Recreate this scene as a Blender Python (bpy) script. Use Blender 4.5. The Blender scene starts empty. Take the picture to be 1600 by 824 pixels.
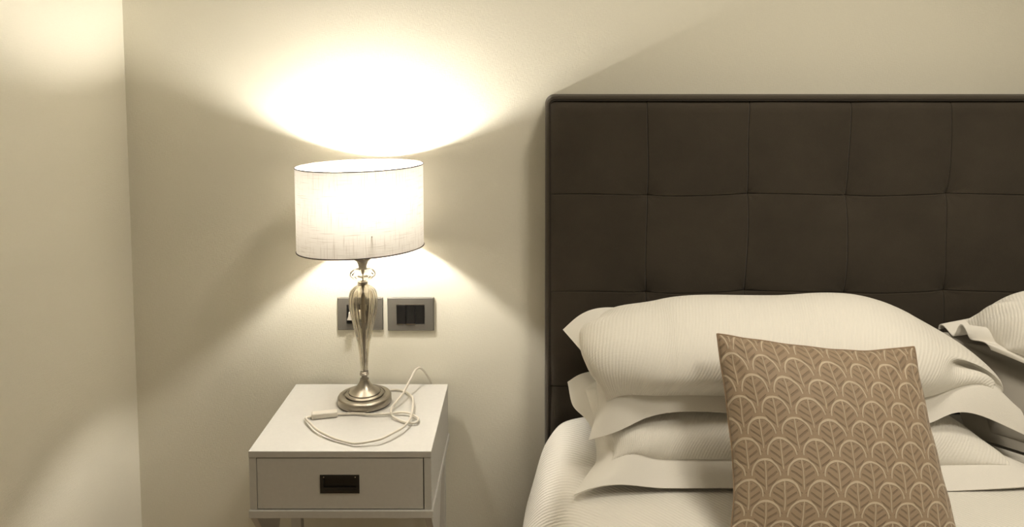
import bpy, bmesh, math, random
from mathutils import Vector, noise
PI = math.pi
sc = bpy.context.scene
COL = sc.collection

# ------------------------------------------------------------------ camera
F_PX, PPX, PPY = 1244.0, 827.0, 181.0
TH = math.atan((PPY - 89.0) / F_PX)
CAM = Vector((0.0, -2.05, 1.40))
cd = bpy.data.cameras.new('camera')
cam = bpy.data.objects.new('camera', cd)
COL.objects.link(cam)
cam.location = CAM
cam.rotation_euler = (PI / 2 - TH, 0, 0)
cd.sensor_fit = 'HORIZONTAL'
cd.sensor_width = 36.0
cd.lens = 36.0 * F_PX / 1600.0
cd.shift_x = (800.0 - PPX) / 1600.0
cd.shift_y = (PPY - 412.0) / 1600.0
cd.clip_start = 0.02
sc.camera = cam

# ------------------------------------------------------------------ light and exposure
BULB = 960.0            # radiance of the bedside bulbs
BULB_COL = (1.0, 0.94, 0.84)
SPOT_W = 62.0          # spot added near the ceiling, out of view, to brighten the pillows
SPOT_COL = (1.0, 0.91, 0.76)
sc.view_settings.view_transform = 'Standard'
sc.view_settings.look = 'None'
sc.view_settings.exposure = 0.47
sc.view_settings.gamma = 1.0
sc.view_settings.use_curve_mapping = False
w = bpy.data.worlds.new('world')
sc.world = w
w.use_nodes = True
w.node_tree.nodes['Background'].inputs[0].default_value = (0.02, 0.02, 0.02, 1)
w.node_tree.nodes['Background'].inputs[1].default_value = 0.2
ld = bpy.data.lights.new('added_spot_light', 'SPOT')
ld.energy = SPOT_W
ld.color = SPOT_COL
ld.shadow_soft_size = 0.22
ld.spot_size = math.radians(62)
ld.spot_blend = 1.0
lo = bpy.data.objects.new('added_spot_light', ld)
COL.objects.link(lo)
lr = bpy.data.lights.new('added_fill_light', 'AREA')      # unseen disc added under the ceiling as broad fill
lr.shape = 'DISK'
lr.size = 0.4
lr.energy = 12.0
lr.color = SPOT_COL
lc = bpy.data.objects.new('added_fill_light', lr)
COL.objects.link(lc)
lc.location = (0.60, -1.00, 2.62)
lo.location = (1.02, -1.75, 2.62)
lo.rotation_euler = (Vector((0.98, -0.42, 0.55)) - Vector(lo.location)).to_track_quat('-Z', 'Y').to_euler()


# ------------------------------------------------------------------ helpers: objects
def tag(o, label=None, cat=None, group=None, kind=None):
    if label: o['label'] = label
    if cat: o['category'] = cat
    if group: o['group'] = group
    if kind: o['kind'] = kind
    return o


def empty(name, loc, label, cat, group=None):
    o = bpy.data.objects.new(name, None)
    COL.objects.link(o)
    o.location = loc
    o.empty_display_size = 0.05
    return tag(o, label, cat, group)


def link(name, me, m, parent=None, label=None, smooth=False):
    """mesh data is in world space; it is moved into the parent's space"""
    if smooth:
        for p in me.polygons: p.use_smooth = True
    if smooth: me.set_sharp_from_angle(angle=math.radians(38))
    me.materials.append(m)
    o = bpy.data.objects.new(name, me)
    COL.objects.link(o)
    if parent is not None:
        o.parent = parent
        off = Vector((0, 0, 0))
        q = parent
        while q is not None:
            off += q.location
            q = q.parent
        if off.length > 0:
            for v in me.vertices: v.co -= off
    if label: o['label'] = label
    return o


def from_data(name, verts, faces, m, parent=None, label=None, smooth=True, uvs=None):
    me = bpy.data.meshes.new(name)
    me.from_pydata([tuple(v) for v in verts], [], faces)
    if uvs is not None:
        ul = me.uv_layers.new(name='UVMap')
        for lp in me.loops: ul.data[lp.index].uv = uvs[lp.vertex_index]
    me.update()
    return link(name, me, m, parent, label, smooth)


def box_bm(bm, x0, x1, y0, y1, z0, z1, bev=0.0, seg=2):
    r = bmesh.ops.create_cube(bm, size=1.0)
    for v in r['verts']:
        v.co.x = x0 if v.co.x < 0 else x1
        v.co.y = y0 if v.co.y < 0 else y1
        v.co.z = z0 if v.co.z < 0 else z1
    if bev > 0:
        es = list({e for v in r['verts'] for e in v.link_edges})
        bmesh.ops.bevel(bm, geom=es, offset=bev, segments=seg, profile=0.5, affect='EDGES')


def from_bm(name, bm, m, parent=None, label=None, smooth=False):
    bmesh.ops.recalc_face_normals(bm, faces=bm.faces)
    me = bpy.data.meshes.new(name)
    bm.to_mesh(me)
    bm.free()
    return link(name, me, m, parent, label, smooth)


def box(name, x0, x1, y0, y1, z0, z1, m, parent=None, bev=0.0, label=None):
    bm = bmesh.new()
    box_bm(bm, x0, x1, y0, y1, z0, z1, bev)
    return from_bm(name, bm, m, parent, label)


def prism(name, pts, axis, a0, a1, m, parent=None, bev=0.0, label=None):
    """closed outline (in the two other axes) extruded along axis"""
    bm = bmesh.new()
    def P(p, a):
        return {'x': (a, p[0], p[1]), 'y': (p[0], a, p[1]), 'z': (p[0], p[1], a)}[axis]
    A = [bm.verts.new(P(p, a0)) for p in pts]
    B = [bm.verts.new(P(p, a1)) for p in pts]
    bm.faces.new(A)
    bm.faces.new(list(reversed(B)))
    n = len(pts)
    for i in range(n): bm.faces.new((A[i], B[i], B[(i + 1) % n], A[(i + 1) % n]))
    bmesh.ops.recalc_face_normals(bm, faces=bm.faces)
    if bev > 0:
        bmesh.ops.bevel(bm, geom=list(bm.edges), offset=bev, segments=2, profile=0.5, affect='EDGES')
    return from_bm(name, bm, m, parent, label)


def lathe(name, prof, c, m, parent=None, n=64, ribs=0, amp=None, label=None, closed=False):
    """profile of (r, z) turned about the vertical axis at c; amp(z) = rib depth as a share of r"""
    verts, faces = [], []
    for r, z in prof:
        for k in range(n):
            a = 2 * PI * k / n
            rr = r
            if ribs and amp: rr = r * (1 - amp(z) * (1 - abs(math.cos(a * ribs / 2))))
            verts.append((c[0] + rr * math.cos(a), c[1] + rr * math.sin(a), z))
    L = len(prof)
    for i in range(L - 1 + (1 if closed else 0)):
        j = (i + 1) % L
        for k in range(n):
            k2 = (k + 1) % n
            faces.append((i * n + k, i * n + k2, j * n + k2, j * n + k))
    if not closed:
        faces.append(tuple(reversed(range(n))))
        faces.append(tuple(range((L - 1) * n, L * n)))
    return from_data(name, verts, faces, m, parent, label)


def smooth_path(pts, per=8):
    P = [Vector(p) for p in pts]
    P = [2 * P[0] - P[1]] + P + [2 * P[-1] - P[-2]]
    out = []
    for i in range(1, len(P) - 2):
        a, b, c, d = P[i - 1:i + 3]
        for k in range(per):
            t = k / per
            out.append(0.5 * ((2 * b) + (c - a) * t + (2 * a - 5 * b + 4 * c - d) * t * t + (3 * b - a - 3 * c + d) * t ** 3))
    out.append(P[-2].copy())
    return out


def tube(name, pts, r, m, parent=None, n=10, closed=False, label=None):
    verts, faces = [], []
    L = len(pts)
    up = Vector((0, 0, 1))
    prev = None
    for i, p in enumerate(pts):
        a = pts[(i - 1) % L] if (closed or i > 0) else p
        b = pts[(i + 1) % L] if (closed or i < L - 1) else p
        t = (Vector(b) - Vector(a)).normalized()
        s = t.cross(up if abs(t.z) < 0.95 else Vector((0, 1, 0))).normalized()
        if prev is not None:
            s = (prev - t * prev.dot(t)).normalized()
        prev = s
        q = s.cross(t)
        for k in range(n):
            an = 2 * PI * k / n
            verts.append(Vector(p) + (s * math.cos(an) + q * math.sin(an)) * r)
    for i in range(L if closed else L - 1):
        j = (i + 1) % L
        for k in range(n):
            k2 = (k + 1) % n
            faces.append((i * n + k, j * n + k, j * n + k2, i * n + k2))
    if not closed:
        faces.append(tuple(range(n)))
        faces.append(tuple(reversed(range((L - 1) * n, L * n))))
    return from_data(name, verts, faces, m, parent, label)


def aty(px, py, y):
    """point of the place on the vertical plane y seen at a photo position (used to read sizes off the photo)"""
    f = Vector((0, math.cos(TH), -math.sin(TH)))
    u = Vector((0, math.sin(TH), math.cos(TH)))
    d = f + Vector((1, 0, 0)) * ((px - PPX) / F_PX) + u * ((PPY - py) / F_PX)
    return CAM + d * ((y - CAM.y) / d.y)


def atz(px, py, z):
    f = Vector((0, math.cos(TH), -math.sin(TH)))
    u = Vector((0, math.sin(TH), math.cos(TH)))
    d = f + Vector((1, 0, 0)) * ((px - PPX) / F_PX) + u * ((PPY - py) / F_PX)
    return CAM + d * ((z - CAM.z) / d.z)


# ------------------------------------------------------------------ helpers: materials
class M:
    """a material with small node-building shorthands"""
    def __init__(s, name):
        s.m = bpy.data.materials.new(name)
        s.m.use_nodes = True
        s.t = s.m.node_tree
        s.b = s.t.nodes['Principled BSDF']
        s.out = s.t.nodes['Material Output']

    def node(s, kind, **kw):
        n = s.t.nodes.new(kind)
        for k, v in kw.items(): setattr(n, k, v)
        return n

    def put(s, sock, v):
        if isinstance(v, bpy.types.NodeSocket): s.t.links.new(v, sock)
        elif v is not None: sock.default_value = v

    def math(s, op, a, b=None, c=None, clamp=False):
        n = s.node('ShaderNodeMath', operation=op, use_clamp=clamp)
        s.put(n.inputs[0], a)
        if b is not None: s.put(n.inputs[1], b)
        if c is not None: s.put(n.inputs[2], c)
        return n.outputs[0]

    def step(s, x, lo, hi):
        n = s.node('ShaderNodeMapRange', interpolation_type='SMOOTHSTEP')
        s.put(n.inputs[0], x)
        n.inputs[1].default_value = lo
        n.inputs[2].default_value = hi
        n.inputs[3].default_value = 0.0
        n.inputs[4].default_value = 1.0
        return n.outputs[0]

    def coord(s, which='Object', scale=(1, 1, 1), rot=(0, 0, 0)):
        t = s.node('ShaderNodeTexCoord')
        mp = s.node('ShaderNodeMapping')
        mp.inputs['Scale'].default_value = scale
        mp.inputs['Rotation'].default_value = rot
        s.t.links.new(t.outputs[which], mp.inputs['Vector'])
        return mp.outputs[0]

    def noise(s, vec, scale, detail=3.0, rough=0.55):
        n = s.node('ShaderNodeTexNoise')
        s.put(n.inputs['Vector'], vec)
        n.inputs['Scale'].default_value = scale
        n.inputs['Detail'].default_value = detail
        n.inputs['Roughness'].default_value = rough
        return n.outputs[0]

    def mix(s, fac, a, b):
        n = s.node('ShaderNodeMix', data_type='RGBA')
        s.put(n.inputs[0], fac)
        s.put(n.inputs[6], a)
        s.put(n.inputs[7], b)
        return n.outputs[2]

    def bump(s, h, dist, strength=1.0):
        n = s.node('ShaderNodeBump')
        n.inputs['Strength'].default_value = strength
        n.inputs['Distance'].default_value = dist
        s.put(n.inputs['Height'], h)
        s.t.links.new(n.outputs[0], s.b.inputs['Normal'])
        return n.outputs[0]

    def set(s, col=None, rough=None, metal=None, **kw):
        if col is not None: s.put(s.b.inputs['Base Color'], col)
        if rough is not None: s.put(s.b.inputs['Roughness'], rough)
        if metal is not None: s.put(s.b.inputs['Metallic'], metal)
        for k, v in kw.items(): s.put(s.b.inputs[k.replace('_', ' ')], v)
        return s


def C4(r, g, b): return (r, g, b, 1.0)


def mat_wall():
    s = M('wallpaper')
    v = s.coord('Object')
    a = s.noise(s.coord('Object', (900, 900, 90)), 1.0, 2)
    b = s.noise(s.coord('Object', (90, 90, 900)), 1.0, 2)
    wv = s.math('ADD', a, b)
    big = s.noise(v, 1.6, 3)
    f = s.math('MULTIPLY_ADD', wv, 0.35, s.math('MULTIPLY', big, 0.3))
    s.set(s.mix(f, C4(0.77, 0.74, 0.63), C4(0.86, 0.825, 0.71)), 0.75)
    s.b.inputs['Specular IOR Level'].default_value = 0.25
    s.bump(wv, 0.0010, 0.6)
    return s.m


def mat_plain(name, col, rough=0.5, metal=0.0, grain=0.0, gs=120.0, spec=0.5):
    s = M(name)
    n = s.noise(s.coord('Object'), gs, 3)
    c2 = tuple(c * 0.9 for c in col)
    s.set(s.mix(n, C4(*c2), C4(*col)), rough, metal)
    s.b.inputs['Specular IOR Level'].default_value = spec
    if grain: s.bump(n, grain, 0.6)
    return s.m


def mat_brushed():
    s = M('brushed_nickel')
    n = s.noise(s.coord('Object', (30, 30, 1400)), 1.0, 3)
    s.set(s.mix(n, C4(0.30, 0.275, 0.235), C4(0.46, 0.425, 0.365)), s.math('MULTIPLY_ADD', n, 0.14, 0.24), 1.0)
    s.bump(n, 0.0002, 0.3)
    return s.m


def mat_linen_shade():
    s = M('linen_shade')
    uv = 'UV'
    h = s.step(s.noise(s.coord(uv, (16, 520, 1)), 1.0, 2), 0.56, 0.70)
    v = s.step(s.noise(s.coord(uv, (520, 13, 1)), 1.0, 2), 0.56, 0.70)
    f = s.math('MULTIPLY', s.math('ADD', h, v, clamp=True), 0.85)
    c = s.mix(f, C4(0.90, 0.86, 0.80), C4(0.66, 0.60, 0.53))
    d = s.node('ShaderNodeBsdfDiffuse')
    t = s.node('ShaderNodeBsdfTranslucent')
    s.put(d.inputs['Color'], c)
    s.put(t.inputs['Color'], c)
    mx = s.node('ShaderNodeMixShader')
    mx.inputs[0].default_value = 0.040
    s.t.links.new(d.outputs[0], mx.inputs[1])
    s.t.links.new(t.outputs[0], mx.inputs[2])
    s.t.links.new(mx.outputs[0], s.out.inputs['Surface'])
    return s.m


def mat_glass():
    s = M('champagne_glass')
    n = s.noise(s.coord('Object'), 40.0, 2)
    s.set(s.mix(n, C4(0.74, 0.70, 0.61), C4(0.86, 0.82, 0.74)), 0.02)
    s.b.inputs['IOR'].default_value = 1.48
    s.b.inputs['Transmission Weight'].default_value = 1.0
    return s.m


def mat_bulb():
    s = M('lit_bulb')
    e = s.node('ShaderNodeEmission')
    e.inputs[0].default_value = C4(*BULB_COL)
    e.inputs[1].default_value = BULB
    s.t.links.new(e.outputs[0], s.out.inputs['Surface'])
    return s.m


def mat_suede():
    s = M('dark_brown_upholstery')
    big = s.noise(s.coord('Object'), 7.0, 4, 0.6)
    fine = s.noise(s.coord('Object', (700, 700, 700)), 1.0, 2)
    f = s.math('MULTIPLY_ADD', fine, 0.3, s.math('MULTIPLY', big, 0.8))
    s.set(s.mix(f, C4(0.027, 0.0210, 0.0150), C4(0.066, 0.0535, 0.0385)), 0.85)
    s.b.inputs['Specular IOR Level'].default_value = 0.2
    s.b.inputs['Sheen Weight'].default_value = 0.12
    s.bump(fine, 0.0006, 0.5)
    return s.m


def mat_cotton(name, col, ribs=0.0, rot=0.0, pitch=0.0075, dist=0.0008):
    """white cotton; ribs > 0 gives the woven matelasse stripe in UV metres"""
    s = M(name)
    weave = s.noise(s.coord('UV', (900, 900, 900)), 1.0, 2)
    if ribs > 0:
        wv = s.node('ShaderNodeTexWave', wave_type='BANDS', bands_direction='X')
        s.t.links.new(s.coord('UV', (1, 1, 1), (0, 0, rot)), wv.inputs['Vector'])
        wv.inputs['Scale'].default_value = 2 * PI / pitch / 20.0
        wv.inputs['Distortion'].default_value = 1.2
        wv.inputs['Detail'].default_value = 2.0
        wv.inputs['Detail Scale'].default_value = 1.5
        cell = s.noise(s.coord('UV', (60, 400, 1), (0, 0, rot)), 1.0, 2)
        h = s.math('MULTIPLY_ADD', wv.outputs[1], ribs, s.math('MULTIPLY', cell, ribs * 0.8))
        h = s.math('MULTIPLY_ADD', weave, 0.25, h)
    else:
        h = weave
    c2 = tuple(c * 0.95 for c in col)
    s.set(s.mix(weave, C4(*c2), C4(*col)), 0.8)
    s.b.inputs['Specular IOR Level'].default_value = 0.2
    s.b.inputs['Sheen Weight'].default_value = 0.08
    s.bump(h, dist, 0.7)
    return s.m


def mat_leaf(cols=6.7, rows=5.4):
    """taupe cushion cover with rows of stitched, arched leaves (UV 0..1 across the panel)"""
    s = M('leaf_jacquard')
    uv = s.node('ShaderNodeTexCoord').outputs['UV']
    sep = s.node('ShaderNodeSeparateXYZ')
    s.t.links.new(uv, sep.inputs[0])
    wob = s.math('MULTIPLY_ADD', s.noise(s.coord('UV'), 9.0, 2), 0.10, -0.05)
    X = s.math('MULTIPLY_ADD', sep.outputs[0], cols, wob)
    Y = s.math('MULTIPLY_ADD', sep.outputs[1], rows, wob)
    light = dark = leaf = None
    for off in (0.0, 0.5):
        x = s.math('SUBTRACT', s.math('FRACT', s.math('ADD', X, off + 0.13)), 0.5)
        y = s.math('FRACT', s.math('ADD', Y, off))          # 1 at the top of the cell
        ax = s.math('ABSOLUTE', x)
        # a half ellipse for the arch: apex 0.96, feet at 0.50
        ex_ = s.math('DIVIDE', ax, 0.40)
        ey_ = s.math('DIVIDE', s.math('SUBTRACT', y, 0.57), 0.385)
        rr = s.math('SQRT', s.math('ADD', s.math('MULTIPLY', ex_, ex_), s.math('MULTIPLY', ey_, ey_)))
        d = s.math('MULTIPLY', s.math('SUBTRACT', rr, 1.0), 0.42)
        thick = s.math('MULTIPLY_ADD', ey_, 0.012, 0.016, clamp=False)
        ring = s.math('SUBTRACT', 1.0, s.step(s.math('SUBTRACT', s.math('ABSOLUTE', d), thick), -0.004, 0.012))
        ring = s.math('MULTIPLY', ring, s.math('GREATER_THAN', ey_, -0.02))
        up_ = s.math('GREATER_THAN', ey_, 0.0)
        # below the feet the leaf narrows to a point
        lowhw = s.math('MULTIPLY', s.math('SUBTRACT', y, 0.06), 0.72)
        inl = s.math('MULTIPLY', s.math('LESS_THAN', s.math('MULTIPLY', d, up_), 0.001), s.math('LESS_THAN', ax, s.math('MINIMUM', 0.35, lowhw)))
        stem = s.math('MULTIPLY', s.math('SUBTRACT', 1.0, s.step(ax, 0.008, 0.022)),
                      s.math('MULTIPLY', s.math('LESS_THAN', y, 0.95), s.math('GREATER_THAN', y, 0.22)))
        vv = s.math('MULTIPLY', s.math('MULTIPLY_ADD', ax, -0.62, y), 5.4)
        fr = s.math('ABSOLUTE', s.math('SUBTRACT', s.math('FRACT', vv), 0.5))
        vein = s.math('SUBTRACT', 1.0, s.step(fr, 0.11, 0.20))
        vein = s.math('MULTIPLY', vein, s.math('MULTIPLY', inl, s.step(ax, 0.03, 0.07)))
        vein = s.math('MULTIPLY', vein, s.math('LESS_THAN', s.math('MULTIPLY_ADD', up_, d, s.math('MULTIPLY_ADD', up_, 0.2, -0.2)), -0.07))
        L = s.math('MAXIMUM', ring, stem)
        light = L if light is None else s.math('MAXIMUM', light, L)
        dark = vein if dark is None else s.math('MAXIMUM', dark, vein)
    weave = s.noise(s.coord('UV', (420, 420, 1)), 1.0, 2)
    base = s.mix(weave, C4(0.280, 0.203, 0.133), C4(0.335, 0.248, 0.168))
    c = s.mix(s.math('MULTIPLY', dark, 0.65), base, C4(0.17, 0.120, 0.076))
    c = s.mix(s.math('MULTIPLY', light, 0.9), c, C4(0.53, 0.435, 0.322))
    s.set(c, 0.62)
    s.b.inputs['Specular IOR Level'].default_value = 0.35
    s.b.inputs['Sheen Weight'].default_value = 0.15
    h = s.math('SUBTRACT', light, s.math('MULTIPLY', dark, 0.8))
    s.bump(s.math('MULTIPLY_ADD', weave, 0.12, h), 0.0012, 0.8)
    return s.m


def mat_floor():
    s = M('oak_floor')
    br = s.node('ShaderNodeTexBrick')
    s.t.links.new(s.coord('Object', (1, 1, 1)), br.inputs['Vector'])
    br.inputs['Color1'].default_value = C4(0.30, 0.20, 0.12)
    br.inputs['Color2'].default_value = C4(0.36, 0.25, 0.15)
    br.inputs['Mortar'].default_value = C4(0.10, 0.07, 0.04)
    br.inputs['Scale'].default_value = 1.0
    br.inputs['Mortar Size'].default_value = 0.002
    br.inputs['Brick Width'].default_value = 1.2
    br.inputs['Row Height'].default_value = 0.12
    g = s.noise(s.coord('Object', (3, 60, 3)), 1.0, 4)
    s.set(s.mix(s.math('MULTIPLY', g, 0.5), br.outputs[0], C4(0.20, 0.13, 0.08)), 0.45)
    return s.m


WALL = mat_wall()
CEIL = mat_plain('white_ceiling_paint', (0.90, 0.88, 0.82), 0.9)
FLOOR = mat_floor()
LACQ = mat_plain('white_lacquer', (0.60, 0.585, 0.55), 0.42, spec=0.4)
BLACK = mat_plain('black_metal', (0.014, 0.012, 0.010), 0.45)
GREY = mat_plain('grey_plate', (0.115, 0.108, 0.093), 0.42, gs=400)
BLACKP = mat_plain('black_plastic', (0.007, 0.0065, 0.006), 0.45, spec=0.25)
CHROME = mat_plain('chrome', (0.8, 0.77, 0.7), 0.15, 1.0)
WHITEP = mat_plain('white_plastic', (0.72, 0.68, 0.60), 0.4)
CORD = mat_plain('cream_cord', (0.70, 0.65, 0.56), 0.5)
NICKEL = mat_brushed()
SHADE = mat_linen_shade()
TRIM = mat_plain('shade_trim', (0.07, 0.055, 0.045), 0.7)
GLASS = mat_glass()
BULBM = mat_bulb()
SUEDE = mat_suede()
PIPING = mat_plain('dark_piping', (0.020, 0.014, 0.009), 0.8)
COTTON_RIB = mat_cotton('striped_cotton', (0.84, 0.81, 0.745), 1.0, 0.35, 0.0060, 0.0007)
COTTON = mat_cotton('plain_cotton', (0.84, 0.81, 0.75))
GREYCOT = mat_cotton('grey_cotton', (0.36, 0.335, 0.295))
SPREAD = mat_cotton('matelasse_cotton', (0.82, 0.79, 0.725), 1.0, 0.75, 0.0075, 0.0012)
TICK = mat_plain('mattress_ticking', (0.62, 0.58, 0.50), 0.8)
LEAF = mat_leaf()
TAUPE = mat_plain('taupe_fabric', (0.30, 0.21, 0.135), 0.8, gs=500)

# ------------------------------------------------------------------ the setting
XL, XR, YB, YF, ZC = -1.040, 3.10, 0.0, -3.9, 2.70


def struct(name, *a):
    return tag(box(name, *a), kind='structure')


struct('wall_back', XL - 0.1, XR + 0.1, YB, YB + 0.1, 0, ZC, WALL)
struct('wall_left', XL - 0.1, XL, YF, YB, 0, ZC, WALL)
struct('wall_right', XR, XR + 0.1, YF, YB, 0, ZC, WALL)
struct('wall_front', XL - 0.1, XR + 0.1, YF - 0.1, YF, 0, ZC, WALL)
struct('floor', XL - 0.1, XR + 0.1, YF - 0.1, YB + 0.1, -0.1, 0, FLOOR)
struct('ceiling', XL - 0.1, XR + 0.1, YF - 0.1, YB + 0.1, ZC, ZC + 0.1, CEIL)

# ------------------------------------------------------------------ bed
BX0, BX1 = 0.041, 2.039
bed = empty('bed', (1.04, -1.0, 0.0), 'double bed with a tall dark brown tufted headboard against the wall', 'bed')
head = bpy.data.objects.new('headboard', None)
COL.objects.link(head)
head.parent = bed
head['label'] = 'dark brown squared and tufted headboard'


def build_headboard():
    yf, yb = -0.1, -0.004
    ztop, zbot = 1.2936, 0.08
    x0, x1 = BX0 + 0.004, BX1 - 0.004
    px = [x0 + (x1 - x0) * k / 8 for k in range(9)]
    pz = [1.2936, 1.0585, 0.8125, 0.568, 0.324, zbot]
    random.seed(4)
    def samples(seams, a, b, step):
        s = set()
        n = int((b - a) / step)
        for k in range(n + 1): s.add(round(a + (b - a) * k / n, 5))
        for q in seams:
            for d in (-0.012, -0.008, -0.0055, -0.0035, -0.0018, -0.0008, 0, 0.0008, 0.0018, 0.0035, 0.0055, 0.008, 0.012):
                if a <= q + d <= b: s.add(round(q + d, 5))
        return sorted(s)
    xs = samples(px[1:-1], x0, x1, 0.0105)
    zs = samples(pz[1:-1], zbot, ztop, 0.0105)
    # how far each vertical seam is drawn sideways near the buttons
    drift = {k: (random.uniform(-0.002, 0.002), 0) for k in range(9)}
    verts, faces = [], []
    for z in zs:
        for x in xs:
            zz = z
            h = 0.0
            dx = min(abs(x - q) for q in px[1:-1])
            dz = min(abs(z - q) for q in pz[1:-1])
            # cushion of each square
            tx = min(dx, 0.12) / 0.12
            tz = min(dz, 0.12) / 0.12
            h -= 0.0012 * (1 - tx) ** 3 + 0.0012 * (1 - tz) ** 3
            h -= 0.0030 * math.exp(-(dx / 0.0011) ** 2) + 0.0030 * math.exp(-(dz / 0.0011) ** 2)
            # pull of the buttons at the crossings
            r = math.hypot(dx, dz)
            h -= 0.004 * math.exp(-(r / 0.010) ** 2) + 0.0075 * math.exp(-(r / 0.040) ** 2)
            # small creases running into the buttons
            an = math.atan2(dz, dx)
            h += 0.0007 * math.sin(an * 9 + x * 7) * math.exp(-((r - 0.03) / 0.03) ** 2)
            h += 0.0025 * noise.noise(Vector((x * 6, z * 6, 3)))
            # rolled outer edge
            e = min(x - x0, x1 - x, ztop - z)
            if e < 0.02: h -= 0.014 * (1 - e / 0.02) ** 2
            # seams wander a little
            k = min(range(1, 8), key=lambda q: abs(x - px[q]))
            wgt = math.exp(-(dx / 0.05) ** 2)
            zrow = (z - pz[1]) / (pz[0] - pz[1])
            sx = wgt * (0.0022 * math.sin(z * 17 + k * 1.7) + drift[k][0])
            sz = math.exp(-(dz / 0.05) ** 2) * 0.003 * math.sin(x * 13)
            verts.append((x + sx, yf - h, zz + sz))
    nx = len(xs)
    for j in range(len(zs) - 1):
        for i in range(nx - 1):
            a = j * nx + i
            faces.append((a, a + 1, a + nx + 1, a + nx))
    from_data('padded_panel', verts, faces, SUEDE, head)
    # border strip round the sides and top, rolled at its front edge
    def path(off, R, y):
        pts = [Vector((BX1 - off, y, zbot))]
        for k in range(1, 9): pts.append(Vector((BX1 - off, y, zbot + (1.3045 - R - zbot) * k / 9)))
        for cx, a0 in ((BX1 - R, 0), (BX0 + R, 90)):
            for k in range(9):
                a = math.radians(a0 + 11.25 * k)
                pts.append(Vector((cx + (R - off) * math.cos(a), y, 1.3045 - R + (R - off) * math.sin(a))))
        for k in range(8, -1, -1): pts.append(Vector((BX0 + off, y, zbot + (1.3045 - R - zbot) * k / 9)))
        return pts
    sect = [(0.016, yb), (0.0, yb), (0.0, yf + 0.016), (0.0010, yf + 0.0105), (0.0035, yf + 0.0065), (0.0070, yf + 0.0045), (0.0100, yf + 0.0060), (0.0118, yf + 0.0100), (0.016, yf + 0.0150)]
    verts, faces = [], []
    rings = [path(o, 0.024, y) for o, y in sect]
    n = len(rings[0])
    for r in rings: verts += r
    for j in range(len(rings)):
        j2 = (j + 1) % len(rings)
        for i in range(n - 1):
            faces.append((j * n + i, j * n + i + 1, j2 * n + i + 1, j2 * n + i))
    faces.append(tuple(j * n for j in range(len(rings))))
    faces.append(tuple(j * n + n - 1 for j in reversed(range(len(rings)))))
    from_data('border_strip', verts, faces, SUEDE, head)
    box('back_board', BX0 + 0.0165, BX1 - 0.0165, yf + 0.035, yb, zbot, 1.2875, TICK, head)
    # welt cord between front and border
    tube('piping', path(0.0112, 0.024, yf + 0.0065), 0.0021, PIPING, head, 8)


build_headboard()
box('bed_base', 0.10, 1.98, -2.02, -0.11, 0.07, 0.27, SUEDE, bed, 0.015)
for sx in (0.16, 1.92):
    for sy in (-1.94, -0.19):
        lathe('leg', [(0.022, 0.0), (0.028, 0.07)], (sx, sy), BLACK, bed, 20)


def build_mattress():
    bm = bmesh.new()
    box_bm(bm, 0.13, 1.95, -2.0, -0.125, 0.272, 0.492, 0.035, 4)
    mt = from_bm('mattress', bm, TICK, bed, smooth=True)
    for z in (0.307, 0.457):
        pts = []
        for cx, cy, a0 in ((1.915, -0.16, 0), (0.165, -0.16, 90), (0.165, -1.965, 180), (1.915, -1.965, 270)):
            for k in range(6):
                a = math.radians(a0 + 18 * k)
                pts.append(Vector((cx + 0.036 * math.cos(a), cy + 0.036 * math.sin(a), z)))
        tube('piping', pts, 0.004, TICK, mt, 8, True)


build_mattress()


def build_bedspread():
    prof = [(-0.040, 0.05), (-0.036, 0.12), (-0.028, 0.20), (-0.014, 0.272), (0.010, 0.350), (0.032, 0.418), (0.052, 0.455),
            (0.080, 0.488), (0.118, 0.502), (0.17, 0.509), (0.25, 0.512)]
    left = smooth_path([(x, 0, z) for x, z in prof], 5)
    pts = [(p.x, p.z) for p in left]
    n = 60
    pts += [(0.25 + (1.83 - 0.25) * k / n, 0.512) for k in range(1, n)]
    pts += [(2.08 - p.x, p.z) for p in reversed(left)]
    s = [0.0]
    for a, b in zip(pts, pts[1:]): s.append(s[-1] + math.hypot(b[0] - a[0], b[1] - a[1]))
    ys = [-0.135 - 1.885 * k / 130 for k in range(131)]
    foot = []
    verts, faces, uvs = [], [], []
    def put(x, y, z, u, v, down):
        side = max(0.0, min(1.0, (0.50 - z) / 0.3))
        nx = noise.noise(Vector((x * 3, y * 3.2, z * 2))) * 0.005 + noise.noise(Vector((x * 9, y * 9, z * 5 + 4))) * 0.002
        fold = side * (0.014 * math.sin(y * 11 + 0.6 * math.sin(y * 5)))
        sg = -1 if x < 1.04 else 1
        verts.append((x + sg * (fold * (1 if side > 0 else 0)), y, z + nx * (1 - side)))
        uvs.append((u, v))
    for y in ys:
        for (x, z), u in zip(pts, s): put(x, y, z, u, -y, 0)
    L = len(pts)
    R = len(ys)
    # foot: the cloth rolls over and hangs
    k0 = 0
    for k in range(1, 26):
        if k <= 8:
            a = PI / 2 * k / 8
            dy, dz = -0.07 * math.sin(a), -0.07 * (1 - math.cos(a))
        else:
            dy, dz = -0.07 - 0.0012 * (k - 8), -0.07 - (k - 8) * 0.0225
        for (x, z), u in zip(pts, s):
            zz = max(0.05, z + dz)
            verts.append((x, ys[-1] + dy + 0.012 * math.sin(x * 9) * min(1, k / 12), zz))
            uvs.append((u, -ys[-1] + k * 0.02))
    R += 25
    for j in range(R - 1):
        for i in range(L - 1):
            a = j * L + i
            faces.append((a, a + 1, a + L + 1, a + L))
    o = from_data('bedspread', verts, faces, SPREAD, None, None, True, uvs)
    sd = o.modifiers.new('thickness', 'SOLIDIFY')
    sd.thickness = 0.009
    sd.offset = 0.0
    tag(o, 'white ribbed cotton bedspread covering the mattress and hanging at its left side', 'bedspread')
    return o


build_bedspread()


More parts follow.
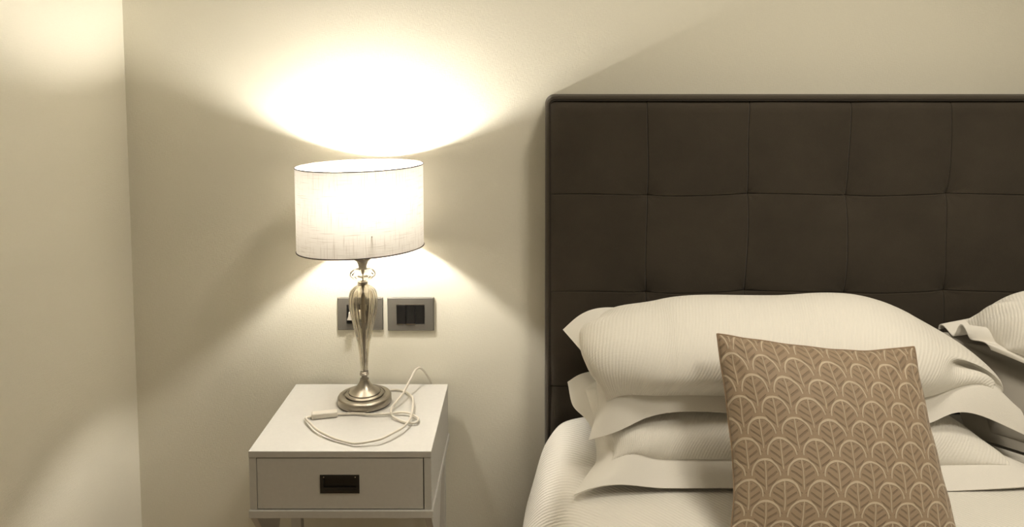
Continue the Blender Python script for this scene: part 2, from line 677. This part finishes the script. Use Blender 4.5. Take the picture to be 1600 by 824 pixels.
# ------------------------------------------------------------------ pillows
def curve_at(P, t, kn=None):
    n = len(P) - 1
    if kn is None: kn = [k / n for k in range(n + 1)]
    t = min(max(t, 0.0), 1.0)
    i = 0
    while i < n - 1 and t > kn[i + 1]: i += 1
    def tan(k):
        if k == 0: return (P[1] - P[0]) / (kn[1] - kn[0])
        if k == n: return (P[n] - P[n - 1]) / (kn[n] - kn[n - 1])
        h0, h1 = kn[k] - kn[k - 1], kn[k + 1] - kn[k]
        return ((P[k + 1] - P[k]) / h1 * h0 + (P[k] - P[k - 1]) / h0 * h1) / (h0 + h1)
    h = kn[i + 1] - kn[i]
    f = (t - kn[i]) / h
    return (P[i] * (2 * f ** 3 - 3 * f * f + 1) + tan(i) * (h * (f ** 3 - 2 * f * f + f)) +
            P[i + 1] * (3 * f * f - 2 * f ** 3) + tan(i + 1) * (h * (f ** 3 - f * f)))


def net_at(net, u, v, ku=None, kv=None):
    return curve_at([curve_at(row, u, ku) for row in net], v, kv)


def padded(net, top, bot, fu, fv, ripple, wrinkle, NU=110, NV=84, pw=0.55, seed=0, ex=2.6, ku=None, kv=None):
    """grids of the upper and lower sheet of a stuffed cloth; fu, fv = share taken by the flat border"""
    net = [[Vector(p) for p in row] for row in net]
    def axis(n, f):
        a = []
        if f > 0:
            m = max(4, int(n * f * 1.2))
            a += [f * k / m for k in range(m)]
            for k in range(n + 1):
                t = k / n
                t = 0.5 - 0.5 * math.cos(PI * t) if False else t + 0.10 * math.sin(2 * PI * t) * -1 / 1.0
                a.append(f + (1 - 2 * f) * t)
            a += [1 - f + f * k / m for k in range(1, m + 1)]
        else:
            for k in range(n + 1):
                t = k / n
                a.append(t - 0.10 * math.sin(2 * PI * t))
        return a
    us, vs = axis(NU, fu), axis(NV, fv)
    e = 1e-3
    up, lo, uv = [], [], []
    W = (net[0][0] - net[0][-1]).length
    H = (net[0][len(net[0]) // 2] - net[-1][len(net[0]) // 2]).length
    for v in vs:
        ru, rl, rt = [], [], []
        for u in us:
            p = net_at(net, u, v, ku, kv)
            du = net_at(net, min(1, u + e), v, ku, kv) - net_at(net, max(0, u - e), v, ku, kv)
            dv = net_at(net, u, min(1, v + e), ku, kv) - net_at(net, u, max(0, v - e), ku, kv)
            nn = du.cross(dv).normalized()
            a = (u - fu) / (1 - 2 * fu)
            b = (v - fv) / (1 - 2 * fv)
            if 0 < a < 1 and 0 < b < 1:
                k = ((1 - abs(2 * a - 1) ** ex) * (1 - abs(2 * b - 1) ** ex)) ** pw
            else:
                k = 0.0
            edge = 1 - min(1.0, k * 1.6)
            d = ripple(u, v) if ripple else 0.0
            wv = wrinkle(u, v) if wrinkle else 0.0
            t_ = top(a, b) if callable(top) else top
            q = Vector((u * W * 5, v * H * 5, seed))
            sm = 0.006 * noise.noise(q) * k
            ru.append(p + nn * (0.0014 + t_ * k + d * edge + wv * k ** 0.5 + sm))
            rl.append(p + nn * (-0.0014 - bot * k + d * edge))
            rt.append((u * W, v * H))
        up.append(ru)
        lo.append(rl)
        uv.append(rt)
    return us, vs, up, lo, uv


def grid_mesh(name, us, vs, up, lo, uv, keep, m, parent, both=True, unit=False, label=None):
    """mesh of the cells for which keep(u, v) holds, upper and lower sheets joined round the rim"""
    verts, faces, uvs = [], [], []
    idx = {}
    def vid(s, j, i):
        key = (s, j, i)
        if key not in idx:
            idx[key] = len(verts)
            verts.append((up if s == 0 else lo)[j][i])
            uvs.append((us[i], vs[j]) if unit else uv[j][i])
        return idx[key]
    edges = {}
    NJ, NI = len(vs), len(us)
    for j in range(NJ - 1):
        for i in range(NI - 1):
            if not keep((us[i] + us[i + 1]) / 2, (vs[j] + vs[j + 1]) / 2): continue
            c = [(j, i), (j, i + 1), (j + 1, i + 1), (j + 1, i)]
            faces.append(tuple(vid(0, *q) for q in c))
            if both: faces.append(tuple(vid(1, *q) for q in reversed(c)))
            for k in range(4):
                ed = (c[k], c[(k + 1) % 4])
                if (ed[1], ed[0]) in edges: del edges[(ed[1], ed[0])]
                else: edges[ed] = 1
    if both:
        for (a, b) in edges:
            faces.append((vid(0, *b), vid(0, *a), vid(1, *a), vid(1, *b)))
    return from_data(name, verts, faces, m, parent, label, True, uvs)


def pillow(net, label, group, top, bot, ripple, wrinkle, seed, fu=0.055, fv=0.11, ku=None, kv=None, cloth=None):
    base = sum((Vector(net[0][k]) for k in range(len(net[0]))), Vector()) / len(net[0])
    t = empty('pillow', base, label, 'pillow', group)
    us, vs, up, lo, uv = padded(net, top, bot, fu, fv, ripple, wrinkle, seed=seed, ku=ku, kv=kv)
    inside = lambda u, v: fu < u < 1 - fu and fv < v < 1 - fv
    grid_mesh('pillow_body', us, vs, up, lo, uv, inside, cloth or COTTON_RIB, t)
    grid_mesh('flange', us, vs, up, lo, uv, lambda u, v: not inside(u, v), cloth or COTTON, t, label='flat plain cotton border')
    return t


def g(x, c, w): return math.exp(-((x - c) / w) ** 2)


KU = [0, 0.055, 0.28, 0.53, 0.80, 0.945, 1]
KV = [0, 0.13, 0.40, 0.68, 0.87, 1]
# front hem, front seam, two rows of the body, back seam, back hem; left to right
UP = [
    [aty(922, 689, -0.430), aty(952, 679, -0.440), aty(1045, 645, -0.448), aty(1230, 653, -0.452), aty(1440, 663, -0.450), aty(1535, 651, -0.425), aty(1602, 682, -0.400)],
    [aty(938, 645, -0.405), aty(951, 629, -0.418), aty(1043, 619, -0.428), aty(1230, 622, -0.432), aty(1440, 622, -0.430), aty(1550, 608, -0.395), aty(1592, 642, -0.380)],
    [aty(931, 605, -0.350), aty(929, 580, -0.370), (0.315, -0.392, 0.742), (0.560, -0.390, 0.738), (0.840, -0.390, 0.730), (1.035, -0.350, 0.658), (1.052, -0.330, 0.610)],
    [aty(937, 578, -0.285), aty(924, 550, -0.290), (0.310, -0.282, 0.774), (0.560, -0.280, 0.776), (0.840, -0.285, 0.765), (1.018, -0.305, 0.684), (1.034, -0.285, 0.638)],
    [aty(907, 545, -0.215), aty(924, 522, -0.215), (0.305, -0.202, 0.788), (0.560, -0.198, 0.788), (0.840, -0.205, 0.770), (0.985, -0.272, 0.708), (0.998, -0.252, 0.662)],
    [aty(881, 517, -0.165), aty(906, 496, -0.160), (0.300, -0.155, 0.794), (0.560, -0.152, 0.794), (0.840, -0.158, 0.774), (0.960, -0.245, 0.724), (0.970, -0.225, 0.680)],
]
LOW = [
    [aty(898, 777, -0.503), aty(930, 765, -0.503), aty(1043, 763, -0.500), aty(1230, 763, -0.500), aty(1440, 768, -0.498), (0.995, -0.490, 0.526), (1.060, -0.480, 0.524)],
    [aty(918, 743, -0.450), aty(955, 722, -0.458), aty(1043, 719, -0.460), aty(1230, 719, -0.460), aty(1440, 727, -0.458), (1.000, -0.450, 0.545), (1.050, -0.440, 0.528)],
    [aty(930, 710, -0.385), aty(946, 692, -0.398), (0.320, -0.400, 0.600), (0.560, -0.400, 0.604), (0.840, -0.400, 0.596), (0.982, -0.380, 0.555), (1.022, -0.376, 0.530)],
    [aty(920, 658, -0.290), aty(926, 640, -0.295), (0.320, -0.285, 0.608), (0.560, -0.285, 0.610), (0.840, -0.285, 0.606), (0.935, -0.290, 0.565), (0.970, -0.285, 0.535)],
    [aty(896, 632, -0.215), aty(916, 610, -0.215), (0.315, -0.195, 0.622), (0.560, -0.190, 0.626), (0.840, -0.195, 0.620), (0.915, -0.200, 0.575), (0.952, -0.200, 0.542)],
    [aty(887, 598, -0.168), aty(905, 587, -0.162), (0.310, -0.155, 0.632), (0.560, -0.150, 0.636), (0.840, -0.155, 0.630), (0.905, -0.168, 0.580), (0.942, -0.168, 0.548)],
]


def rip_up(u, v):
    left = g(u, 0, 0.10)
    right = g(u, 1, 0.10)
    d = left * 0.005 * math.sin(v * 8.5 + 0.6) + right * 0.010 * math.sin(v * 13 + 1.0)
    d += 0.004 * math.sin(u * 17 + 1) * (g(v, 0, 0.14) + g(v, 1, 0.14))
    return d


def wr_up(u, v):
    d = 0.0
    # creases fanning out of the two left corners and the right end
    for cx, cy, n, ph, amp in ((0.03, 0.93, 11, 0.4, 0.009), (0.03, 0.06, 7, 1.2, 0.003), (0.97, 0.10, 9, 0.2, 0.006), (0.97, 0.9, 8, 1, 0.004)):
        r = math.hypot((u - cx) * 2.2, v - cy)
        a = math.atan2(v - cy, (u - cx) * 2.2)
        d += amp * math.sin(a * n + ph) * g(r, 0.24, 0.17) * (0.12 if cx > 0.5 else 1.0)
    return d


def rip_low(u, v):
    return g(u, 0, 0.10) * 0.005 * math.sin(v * 7 + 2.2) + g(u, 1, 0.1) * 0.01 * math.sin(v * 9) + 0.003 * math.sin(u * 13) * g(v, 0, 0.12)


pillow(LOW, 'white bordered pillow lying on the bedspread, under the pillow behind the taupe cushion', None, 0.055, 0.030, rip_low, wr_up, 3, 0.055, 0.13, KU, KV)
pillow(UP, 'white bordered pillow on top of the left stack, directly behind the taupe cushion', None, lambda a, b: 0.094 * (1 - 0.40 * max(0.0, (a - 0.72) / 0.28) ** 1.5), 0.05, rip_up, wr_up, 7, 0.055, 0.13, KU, KV)


UP_R = [
    [(1.045, -0.290, 0.735), (1.220, -0.390, 0.690), (1.520, -0.440, 0.655), (1.780, -0.440, 0.650), (1.950, -0.420, 0.605)],
    [(1.020, -0.250, 0.760), (1.230, -0.350, 0.750), (1.520, -0.395, 0.745), (1.780, -0.395, 0.730), (1.905, -0.375, 0.655)],
    [(1.003, -0.212, 0.757), (1.230, -0.265, 0.788), (1.520, -0.280, 0.785), (1.780, -0.280, 0.770), (1.910, -0.270, 0.700)],
    [(0.986, -0.178, 0.742), (1.230, -0.165, 0.812), (1.520, -0.160, 0.800), (1.780, -0.165, 0.785), (1.990, -0.165, 0.732)],
]
LOW_R = [
    [(1.020, -0.270, 0.525), (1.200, -0.420, 0.525), (1.520, -0.490, 0.528), (1.780, -0.495, 0.528), (1.990, -0.500, 0.522)],
    [(1.000, -0.245, 0.590), (1.220, -0.370, 0.590), (1.520, -0.410, 0.590), (1.780, -0.405, 0.590), (1.930, -0.400, 0.555)],
    [(0.985, -0.225, 0.680), (1.220, -0.270, 0.665), (1.520, -0.285, 0.606), (1.780, -0.285, 0.605), (1.935, -0.285, 0.580)],
    [(0.968, -0.195, 0.745), (1.220, -0.175, 0.720), (1.520, -0.150, 0.634), (1.780, -0.155, 0.630), (1.990, -0.168, 0.618)],
]
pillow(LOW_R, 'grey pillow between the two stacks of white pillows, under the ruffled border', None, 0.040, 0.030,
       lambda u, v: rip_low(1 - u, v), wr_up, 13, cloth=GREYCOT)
pillow(UP_R, 'white pillow at the right edge with a ruffled border, against the headboard', None, 0.118, 0.045,
       lambda u, v: g(u, 0, 0.12) * 0.014 * math.sin(v * 15 + 0.4), lambda u, v: wr_up(u, v) + 0.006 * math.sin(v * 21 - u * 9) * g(u, 0.06, 0.16), 17)

# ------------------------------------------------------------------ cushion
CU = [
    [atz(1138, 872, 0.528), atz(1230, 876, 0.530), atz(1325, 878, 0.530), atz(1420, 878, 0.530), atz(1508, 876, 0.528)],
    [aty(1147, 762, -0.665), aty(1232, 764, -0.672), aty(1320, 768, -0.674), aty(1400, 770, -0.672), aty(1476, 768, -0.662)],
    [aty(1137, 645, -0.600), aty(1215, 650, -0.606), aty(1300, 656, -0.608), aty(1375, 658, -0.606), aty(1449, 657, -0.598)],
    [aty(1120, 523, -0.530), aty(1190, 534, -0.536), aty(1275, 545, -0.540), aty(1350, 550, -0.537), aty(1427, 543, -0.530)],
]


def build_cushion():
    t = empty('cushion', (0.575, -0.70, 0.53), 'taupe cushion with rows of stitched leaves, leaning on the white pillows', 'cushion')
    wr = lambda u, v: 0.003 * math.sin(14 * math.atan2(v - 1, (u - 1) * 1.0) + 0.5) * g(math.hypot(u - 1, v - 1), 0.14, 0.10) + \
        0.002 * math.sin(12 * math.atan2(v - 1, u + 0.001)) * g(math.hypot(u, v - 1), 0.14, 0.1)
    rp = lambda u, v: 0.002 * math.sin(u * 31) + 0.002 * math.sin(v * 27)
    us, vs, up, lo, uv = padded(CU, 0.060, 0.035, 0.0, 0.0, rp, wr, 90, 90, 0.5, 23, 2.4)
    al = lambda u, v: True
    fr = grid_mesh('front_cover', us, vs, up, lo, uv, al, LEAF, t, False, True, 'taupe front with pale stitched leaf arches')
    bk = grid_mesh('back_cover', us, vs, lo, lo, uv, al, TAUPE, t, False, True, 'plain taupe back')
    # seam round the edge
    rim = [up[0][i] for i in range(len(us))] + [up[j][-1] for j in range(1, len(vs))] + \
          [up[-1][i] for i in range(len(us) - 2, -1, -1)] + [up[j][0] for j in range(len(vs) - 2, 0, -1)]
    tube('seam', rim, 0.0022, TAUPE, t, 6, True)


build_cushion()

# ------------------------------------------------------------------ nightstand
ZT = 0.544
NX0, NX1, NYF, NYB = -0.6115, -0.2130, -0.377, -0.020


def build_nightstand():
    t = empty('nightstand', ((NX0 + NX1) / 2, -0.2, 0.0), 'white lacquered nightstand with one drawer, below the lit lamp', 'nightstand')
    box('tabletop', NX0, NX1, NYF, NYB, 0.5292, ZT, LACQ, t, 0.0012)
    th = 0.0165
    bm = bmesh.new()
    box_bm(bm, NX0 + 0.0005, NX0 + th, NYF + 0.001, NYB, 0.4112, 0.5290, 0.0008)
    box_bm(bm, NX1 - th, NX1 - 0.0005, NYF + 0.001, NYB, 0.4112, 0.5290, 0.0008)
    box_bm(bm, NX0 + th, NX1 - th, NYB - 0.012, NYB, 0.4112, 0.5290)
    from_bm('carcass', bm, LACQ, t)
    box('bottom_panel', NX0 - 0.001, NX1 + 0.003, NYF - 0.004, NYB, 0.3940, 0.4110, LACQ, t, 0.0012)
    dx0, dx1, dz0, dz1 = -0.5936, -0.2318, 0.4134, 0.5276
    hx0, hx1, hz0, hz1 = -0.4565, -0.3708, 0.4490, 0.4905
    # drawer front with the opening of the recessed pull, and the box behind it
    bm = bmesh.new()
    y0, y1 = NYF + 0.001, NYF + 0.017
    box_bm(bm, dx0, hx0, y0, y1, dz0, dz1, 0)
    box_bm(bm, hx1, dx1, y0, y1, dz0, dz1, 0)
    box_bm(bm, hx0, hx1, y0, y1, dz0, hz0, 0)
    box_bm(bm, hx0, hx1, y0, y1, hz1, dz1, 0)
    box_bm(bm, dx0 + 0.012, dx0 + 0.022, y1, NYB - 0.03, dz0 + 0.006, dz1 - 0.02)
    box_bm(bm, dx1 - 0.022, dx1 - 0.012, y1, NYB - 0.03, dz0 + 0.006, dz1 - 0.02)
    box_bm(bm, dx0 + 0.012, dx1 - 0.012, y1, NYB - 0.03, dz0 + 0.002, dz0 + 0.008)
    bmesh.ops.remove_doubles(bm, verts=bm.verts, dist=1e-6)
    dr = from_bm('drawer', bm, LACQ, t)
    # recessed black pull: rim, cup, finger plate, two screws
    bm = bmesh.new()
    e = 0.0075
    ya, yb_ = y0 - 0.0015, y0 + 0.013
    box_bm(bm, hx0, hx0 + e, ya, yb_, hz0, hz1)
    box_bm(bm, hx1 - e, hx1, ya, yb_, hz0, hz1)
    box_bm(bm, hx0 + e, hx1 - e, ya, yb_, hz0, hz0 + e)
    box_bm(bm, hx0 + e, hx1 - e, ya, yb_, hz1 - e, hz1)
    box_bm(bm, hx0 + e, hx1 - e, ya + 0.005, yb_, hz0 + e, hz1 - e)
    h = from_bm('handle', bm, BLACK, dr, 'black recessed pull')
    box('finger_plate', hx0 + e, hx1 - e, ya + 0.0005, ya + 0.002, hz0 + e, hz0 + 0.013, BLACK, dr)
    for sx in (hx0 + 0.0085, hx1 - 0.0085):
        lathe('screw', [(0.0016, 0.0), (0.0013, 0.0012), (0.0004, 0.0016)], (0, 0), CHROME, dr, 12)
        o = [c for c in dr.children][-1]
        o.rotation_euler = (PI / 2, 0, 0)
        for v in o.data.vertices: v.co += t.location
        o.location = Vector((sx, ya, hz1 - 0.0045)) - t.location
    # legs
    fr = [(-0.377, 0.394), (-0.345, 0.352), (-0.292, 0.282), (-0.268, 0.20), (-0.262, 0.0), (-0.222, 0.0), (-0.222, 0.20), (-0.2265, 0.280), (-0.176, 0.386), (-0.172, 0.394)]
    for x0, x1 in ((NX0 + 0.0005, NX0 + 0.0150), (NX1 - 0.0155, NX1 - 0.001)):
        prism('leg', fr, 'x', x0, x1, LACQ, t, 0.0008)
    for x0, x1 in ((NX0 + 0.002, NX0 + 0.0275), (NX1 - 0.0275, NX1 - 0.002)):
        box('leg', x0, x1, -0.095, -0.070, 0.0, 0.394, LACQ, t, 0.001)
    box('rail', NX0 + 0.028, NX1 - 0.028, -0.092, -0.074, 0.330, 0.394, LACQ, t, 0.001)


build_nightstand()

# ------------------------------------------------------------------ lamp
AX, AY = -0.4085, -0.131


def build_lamp():
    t = empty('table_lamp', (AX, AY, ZT), 'lit table lamp with an oval white linen shade and ribbed glass stem on the nightstand', 'lamp')
    c = (AX, AY)
    b = ZT + 0.0005
    prof = [(0.0640, 0.0025), (0.0655, 0.0032), (0.0655, 0.0165), (0.0635, 0.0195), (0.0590, 0.0212), (0.0505, 0.0222), (0.0500, 0.0200), (0.0470, 0.0200), (0.0465, 0.0240),
            (0.0440, 0.0262), (0.0400, 0.0270), (0.0395, 0.0252), (0.0385, 0.0252), (0.0380, 0.0290), (0.0360, 0.0300), (0.0315, 0.0325), (0.0250, 0.0370), (0.0190, 0.0430), (0.0148, 0.0490), (0.0118, 0.0545),
            (0.0100, 0.0590), (0.0108, 0.0598), (0.0108, 0.0608), (0.0082, 0.0612), (0.0072, 0.0640), (0.0070, 0.0670), (0.0085, 0.0695), (0.0112, 0.0710), (0.0112, 0.0745), (0.0100, 0.0760), (0.0106, 0.0785), (0.0095, 0.0795)]
    lathe('felt_foot', [(0.0630, b), (0.0645, b + 0.0008), (0.0645, b + 0.0025), (0.0600, b + 0.0025)], c, BLACK, t, 48)
    lathe('base', [(r, b + z) for r, z in prof], c, NICKEL, t, 72)
    # glass stem: a thin ribbed shell
    z0, z1 = ZT + 0.080, 0.8425
    outer = [(0.0092, 0.624), (0.0098, 0.640), (0.0115, 0.665), (0.0150, 0.692), (0.0210, 0.722), (0.0283, 0.752), (0.0335, 0.778), (0.0358, 0.798), (0.0350, 0.813), (0.0310, 0.826), (0.0235, 0.835), (0.0150, 0.8405), (0.0118, 0.8425)]
    oc = [(p.x, p.z) for p in smooth_path([(r, 0, z) for r, z in outer], 4)]
    inner = [(max(0.004, r - 0.0032), z) for r, z in reversed(oc)]
    amp = lambda z: 0.11 * min(1, max(0, (0.842 - z) / 0.02)) + 0.02
    lathe('glass_stem', oc + inner, c, GLASS, t, 144, 14, amp, 'clear champagne glass with upright ribs', True)
    lathe('inner_rod', [(0.0034, 0.6235), (0.0034, 0.9)], c, NICKEL, t, 16)
    lathe('collar', [(0.0100, 0.8428), (0.0128, 0.8432), (0.0138, 0.8450), (0.0120, 0.8465), (0.0120, 0.8475), (0.0134, 0.8492), (0.0124, 0.8512), (0.0100, 0.8520)], c, NICKEL, t, 40)
    ball = [(0.0095, 0.8525), (0.0160, 0.8545), (0.0250, 0.8590), (0.0305, 0.8645), (0.0318, 0.8695), (0.0300, 0.8745), (0.0240, 0.8790), (0.0160, 0.8815), (0.0095, 0.8820)]
    bc = [(p.x, p.z) for p in smooth_path([(r, 0, z) for r, z in ball], 4)]
    lathe('glass_ball', bc, c, GLASS, t, 128, 16, lambda z: 0.035, 'clear flattened glass bead')
    lathe('cup', [(0.0088, 0.8822), (0.0092, 0.8850), (0.0108, 0.8920), (0.0140, 0.9000), (0.0160, 0.9030), (0.0200, 0.9045), (0.0214, 0.9075), (0.0214, 0.9110), (0.0060, 0.9120)], c, NICKEL, t, 48)
    # shade: oval drum
    sc_, ph, A, B = (AX - 0.002, -0.131), math.radians(24), 0.1540, 0.1150
    zb, zt = 0.9350, 1.1375
    def rim(z, n=128, k=1.0):
        out = []
        for i in range(n):
            a = 2 * PI * i / n
            x, y = A * k * math.cos(a), B * k * math.sin(a)
            out.append(Vector((sc_[0] + x * math.cos(ph) - y * math.sin(ph), sc_[1] + x * math.sin(ph) + y * math.cos(ph), z)))
        return out
    verts, faces, uvs = [], [], []
    n, rows = 128, 8
    for j in range(rows + 1):
        z = zb + (zt - zb) * j / rows
        ring = rim(z, n)
        ring.append(ring[0].copy())
        for i, p in enumerate(ring):
            verts.append(p)
            uvs.append((i / n * 0.85, z))
    for j in range(rows):
        for i in range(n):
            a = j * (n + 1) + i
            faces.append((a, a + 1, a + n + 2, a + n + 1))
    sh = from_data('lamp_shade', verts, faces, SHADE, t, 'oval white linen drum shade', True, uvs)
    tube('shade_trim', rim(zb), 0.0015, TRIM, sh, 8, True)
    tube('shade_trim', rim(zt), 0.0014, TRIM, sh, 8, True)
    # fitter ring with three spokes below the bulb
    zf = 0.985
    tube('shade_ring', [Vector((AX + 0.021 * math.cos(k * PI / 16), AY + 0.021 * math.sin(k * PI / 16), zf)) for k in range(32)], 0.0018, NICKEL, sh, 8, True)
    R = rim(zf)
    for k in (10, 53, 96):
        q = R[k]
        d = (q - Vector((AX, AY, zf))).normalized()
        tube('shade_spoke', [Vector((AX, AY, zf)) + d * 0.021, q], 0.0015, NICKEL, sh, 8)
    lathe('lamp_socket', [(0.0125, 0.9122), (0.0150, 0.918), (0.0150, 0.985), (0.0190, 0.986), (0.0190, 0.990), (0.0145, 0.991), (0.0145, 1.038), (0.0120, 1.042)], c, WHITEP, t, 32)
    bl = lathe('bulb', [(0.0105, 1.0425)] + [(0.0182 * math.cos(a), 1.0665 + 0.020 * math.sin(a)) for a in [math.radians(-55 + 12 * k) for k in range(12)]] + [(0.0020, 1.0864)], c, BULBM, t, 32)
    # cord
    zc = ZT + 0.0036
    pts = [(606, 611, 2), (619, 609.6, 2), (631.5, 611.8, 4), (640, 616.5, 8), (645, 623, 12), (645.5, 634, 14), (643.5, 646, 13), (640, 656.5, 11), (631, 667, 10), (618, 675, 10), (596, 686, 9),
           (579, 690, 7), (562, 693, 5), (550, 693, 4), (533, 689, 4), (516, 683, 5), (496, 672.5, 7), (487, 664, 8), (478, 654.5, 7), (481.5, 652.4, 4), (487.5, 651.5, 3)]
    path = [atz(px, py, zc + h * 0.001 - 0.002) for px, py, h in pts]
    c1 = smooth_path(path, 6)
    cord = tube('power_cord', c1, 0.0027, CORD, t, 8)
    pts2 = [(527, 647.5, 3), (540, 646.8, 3), (556, 646.6, 3), (586, 648, 4), (609.5, 646.6, 4), (624, 644.8, 5), (637, 645.5, 6), (646, 649, 6), (653.5, 654, 5), (652, 659.5, 4), (648, 661.3, 4), (637, 660.5, 4), (624, 657, 3), (613.5, 650.5, 6), (611, 643.5, 14)]
    path2 = [atz(px, py, zc + h * 0.001 - 0.002) for px, py, h in pts2]
    path2 += [aty(613, 636, -0.178), aty(623, 624, -0.148), aty(631.5, 612, -0.118), aty(640, 595.5, -0.085), aty(647, 582, -0.055), aty(651, 576.8, -0.042), aty(655.5, 575.2, -0.030), aty(661, 578.5, -0.020), aty(668, 588, -0.013), aty(674, 600, -0.0085)]
    last = path2[-1]
    path2 += [Vector((last.x + 0.004, -0.007, last.z - 0.05)), Vector((last.x + 0.008, -0.006, 0.35)), Vector((last.x + 0.0, -0.006, 0.15))]
    tube('cord_lead', smooth_path(path2, 6), 0.0027, CORD, cord, 8)
    # inline switch between the two lengths
    a, q = path[-1], path2[0]
    d = (q - a); L = d.length; d.normalize()
    s = Vector((-d.y, d.x, 0)).normalized()
    bm = bmesh.new()
    box_bm(bm, -L / 2 - 0.001, L / 2 + 0.001, -0.0095, 0.0095, 0.0, 0.0135, 0.003, 3)
    mid = (a + q) / 2
    for v in bm.verts:
        p = Vector((mid.x, mid.y, ZT + 0.0006)) + d * v.co.x + s * v.co.y + Vector((0, 0, v.co.z))
        v.co = p
    from_bm('cord_switch', bm, WHITEP, cord, 'white inline switch', True)


build_lamp()


# ------------------------------------------------------------------ wall plates
def wall_plate(name, px0, px1, py0, py1, label, cat, kind):
    a, b = aty(px0, py0, -0.006), aty(px1, py1, -0.006)
    x0, x1, z1, z0 = a.x, b.x, a.z, b.z
    t = empty(name, ((x0 + x1) / 2, 0, z0), label, cat)
    mx, mz = (x1 - x0) * 0.198, (z1 - z0) * 0.205
    ix0, ix1, iz0, iz1 = x0 + mx, x1 - mx, z0 + mz, z1 - mz
    bm = bmesh.new()
    pts = [(x0, z0), (x1, z0), (x1, z1), (x0, z1)]
    ins = [(ix0, iz0), (ix1, iz0), (ix1, iz1), (ix0, iz1)]
    e = 0.0016
    def ring(P, y): return [bm.verts.new((p[0], y, p[1])) for p in P]
    r0 = ring(pts, -0.0002)
    r1 = ring(pts, -0.005)
    r2 = ring([(x0 + e, z0 + e), (x1 - e, z0 + e), (x1 - e, z1 - e), (x0 + e, z1 - e)], -0.007)
    r3 = ring(ins, -0.007)
    r4 = ring(ins, -0.001)
    for A_, B_ in ((r0, r1), (r1, r2), (r2, r3), (r3, r4), (r4, r0)):
        for k in range(4): bm.faces.new((A_[k], A_[(k + 1) % 4], B_[(k + 1) % 4], B_[k]))
    from_bm('plate', bm, GREY, t, 'flat grey plate')
    w3 = (ix1 - ix0) / 3
    for k in range(3):
        xa, xb = ix0 + w3 * k + 0.0004, ix0 + w3 * (k + 1) - 0.0004
        if kind == 'switch':
            lift = (0.0035, 0.0, 0.001)[k]
            prism('rocker', [(-0.0005, iz0 + 0.0008), (-0.0075 - (0.0 if k else 0.001), iz0 + 0.0008), (-0.0085 - lift, iz1 - 0.0014), (-0.0005, iz1 - 0.0008)], 'x', xa, xb, BLACKP, t, 0.0003)
        elif k == 0 or k == 2:
            box('blank_module', xa, xb, -0.0075, -0.0005, iz0 + 0.0008, iz1 - 0.0008, BLACKP, t, 0.0003)
        else:
            lathe('socket_module', [(0.0005, 0.0), (0.0085, 0.0), (0.0085, 0.006), (0.0075, 0.0072)], (0, 0), BLACKP, t, 28)
            o = t.children[-1]
            for v in o.data.vertices: v.co += t.location
            o.rotation_euler = (PI / 2, 0, 0)
            o.location = Vector(((xa + xb) / 2, -0.0003, (iz0 + iz1) / 2)) - t.location
    if kind == 'switch':
        box('chrome_line', ix0, ix1, -0.0082, -0.0062, iz1 - 0.0007, iz1 + 0.0003, CHROME, t)
        box('chrome_line', ix0, ix0 + w3 * 0.7, -0.0082, -0.0062, iz0 - 0.0006, iz0 + 0.0006, CHROME, t)
        box('chrome_line', ix0 + w3, ix0 + 2 * w3, -0.0105, -0.0062, iz0 - 0.0002, iz0 + 0.0016, CHROME, t)
    return t


wall_plate('socket_plate', 527.0, 598.5, 465.5, 516.0, 'grey wall socket plate behind the glass stem of the lamp', 'socket', 'socket')
wall_plate('switch_plate', 605.0, 678.0, 465.5, 517.0, 'grey wall plate with three black rocker switches, right of the lamp stem', 'switch', 'switch')


def build_plug():
    p = aty(548.6, 492, -0.012)
    t = empty('charger_plug', (p.x, -0.008, p.z), 'small white plug in the wall socket, peeking out behind the lamp stem', 'plug')
    prism('plug_body', [(p.x - 0.0085, p.z - 0.011), (p.x + 0.007, p.z - 0.011), (p.x + 0.009, p.z), (p.x + 0.006, p.z + 0.010), (p.x - 0.0035, p.z + 0.010), (p.x - 0.0045, p.z - 0.001)], 'y', -0.026, -0.0088, WHITEP, t, 0.0012)


build_plug()


# ------------------------------------------------------------------ the matching nightstand and lamp on the far side of the bed
def copy_tree(o, parent=None):
    c = o.copy()
    COL.objects.link(c)
    if parent is not None: c.parent = parent
    for ch in list(o.children): copy_tree(ch, c)
    return c


for nm, lab in (('nightstand', 'white lacquered nightstand beyond the right side of the bed'),
                ('table_lamp', 'second lit table lamp, on the nightstand beyond the right side of the bed')):
    src = bpy.data.objects[nm]
    c = copy_tree(src)
    c['label'] = lab
    c.location.x = src.location.x + 2.905
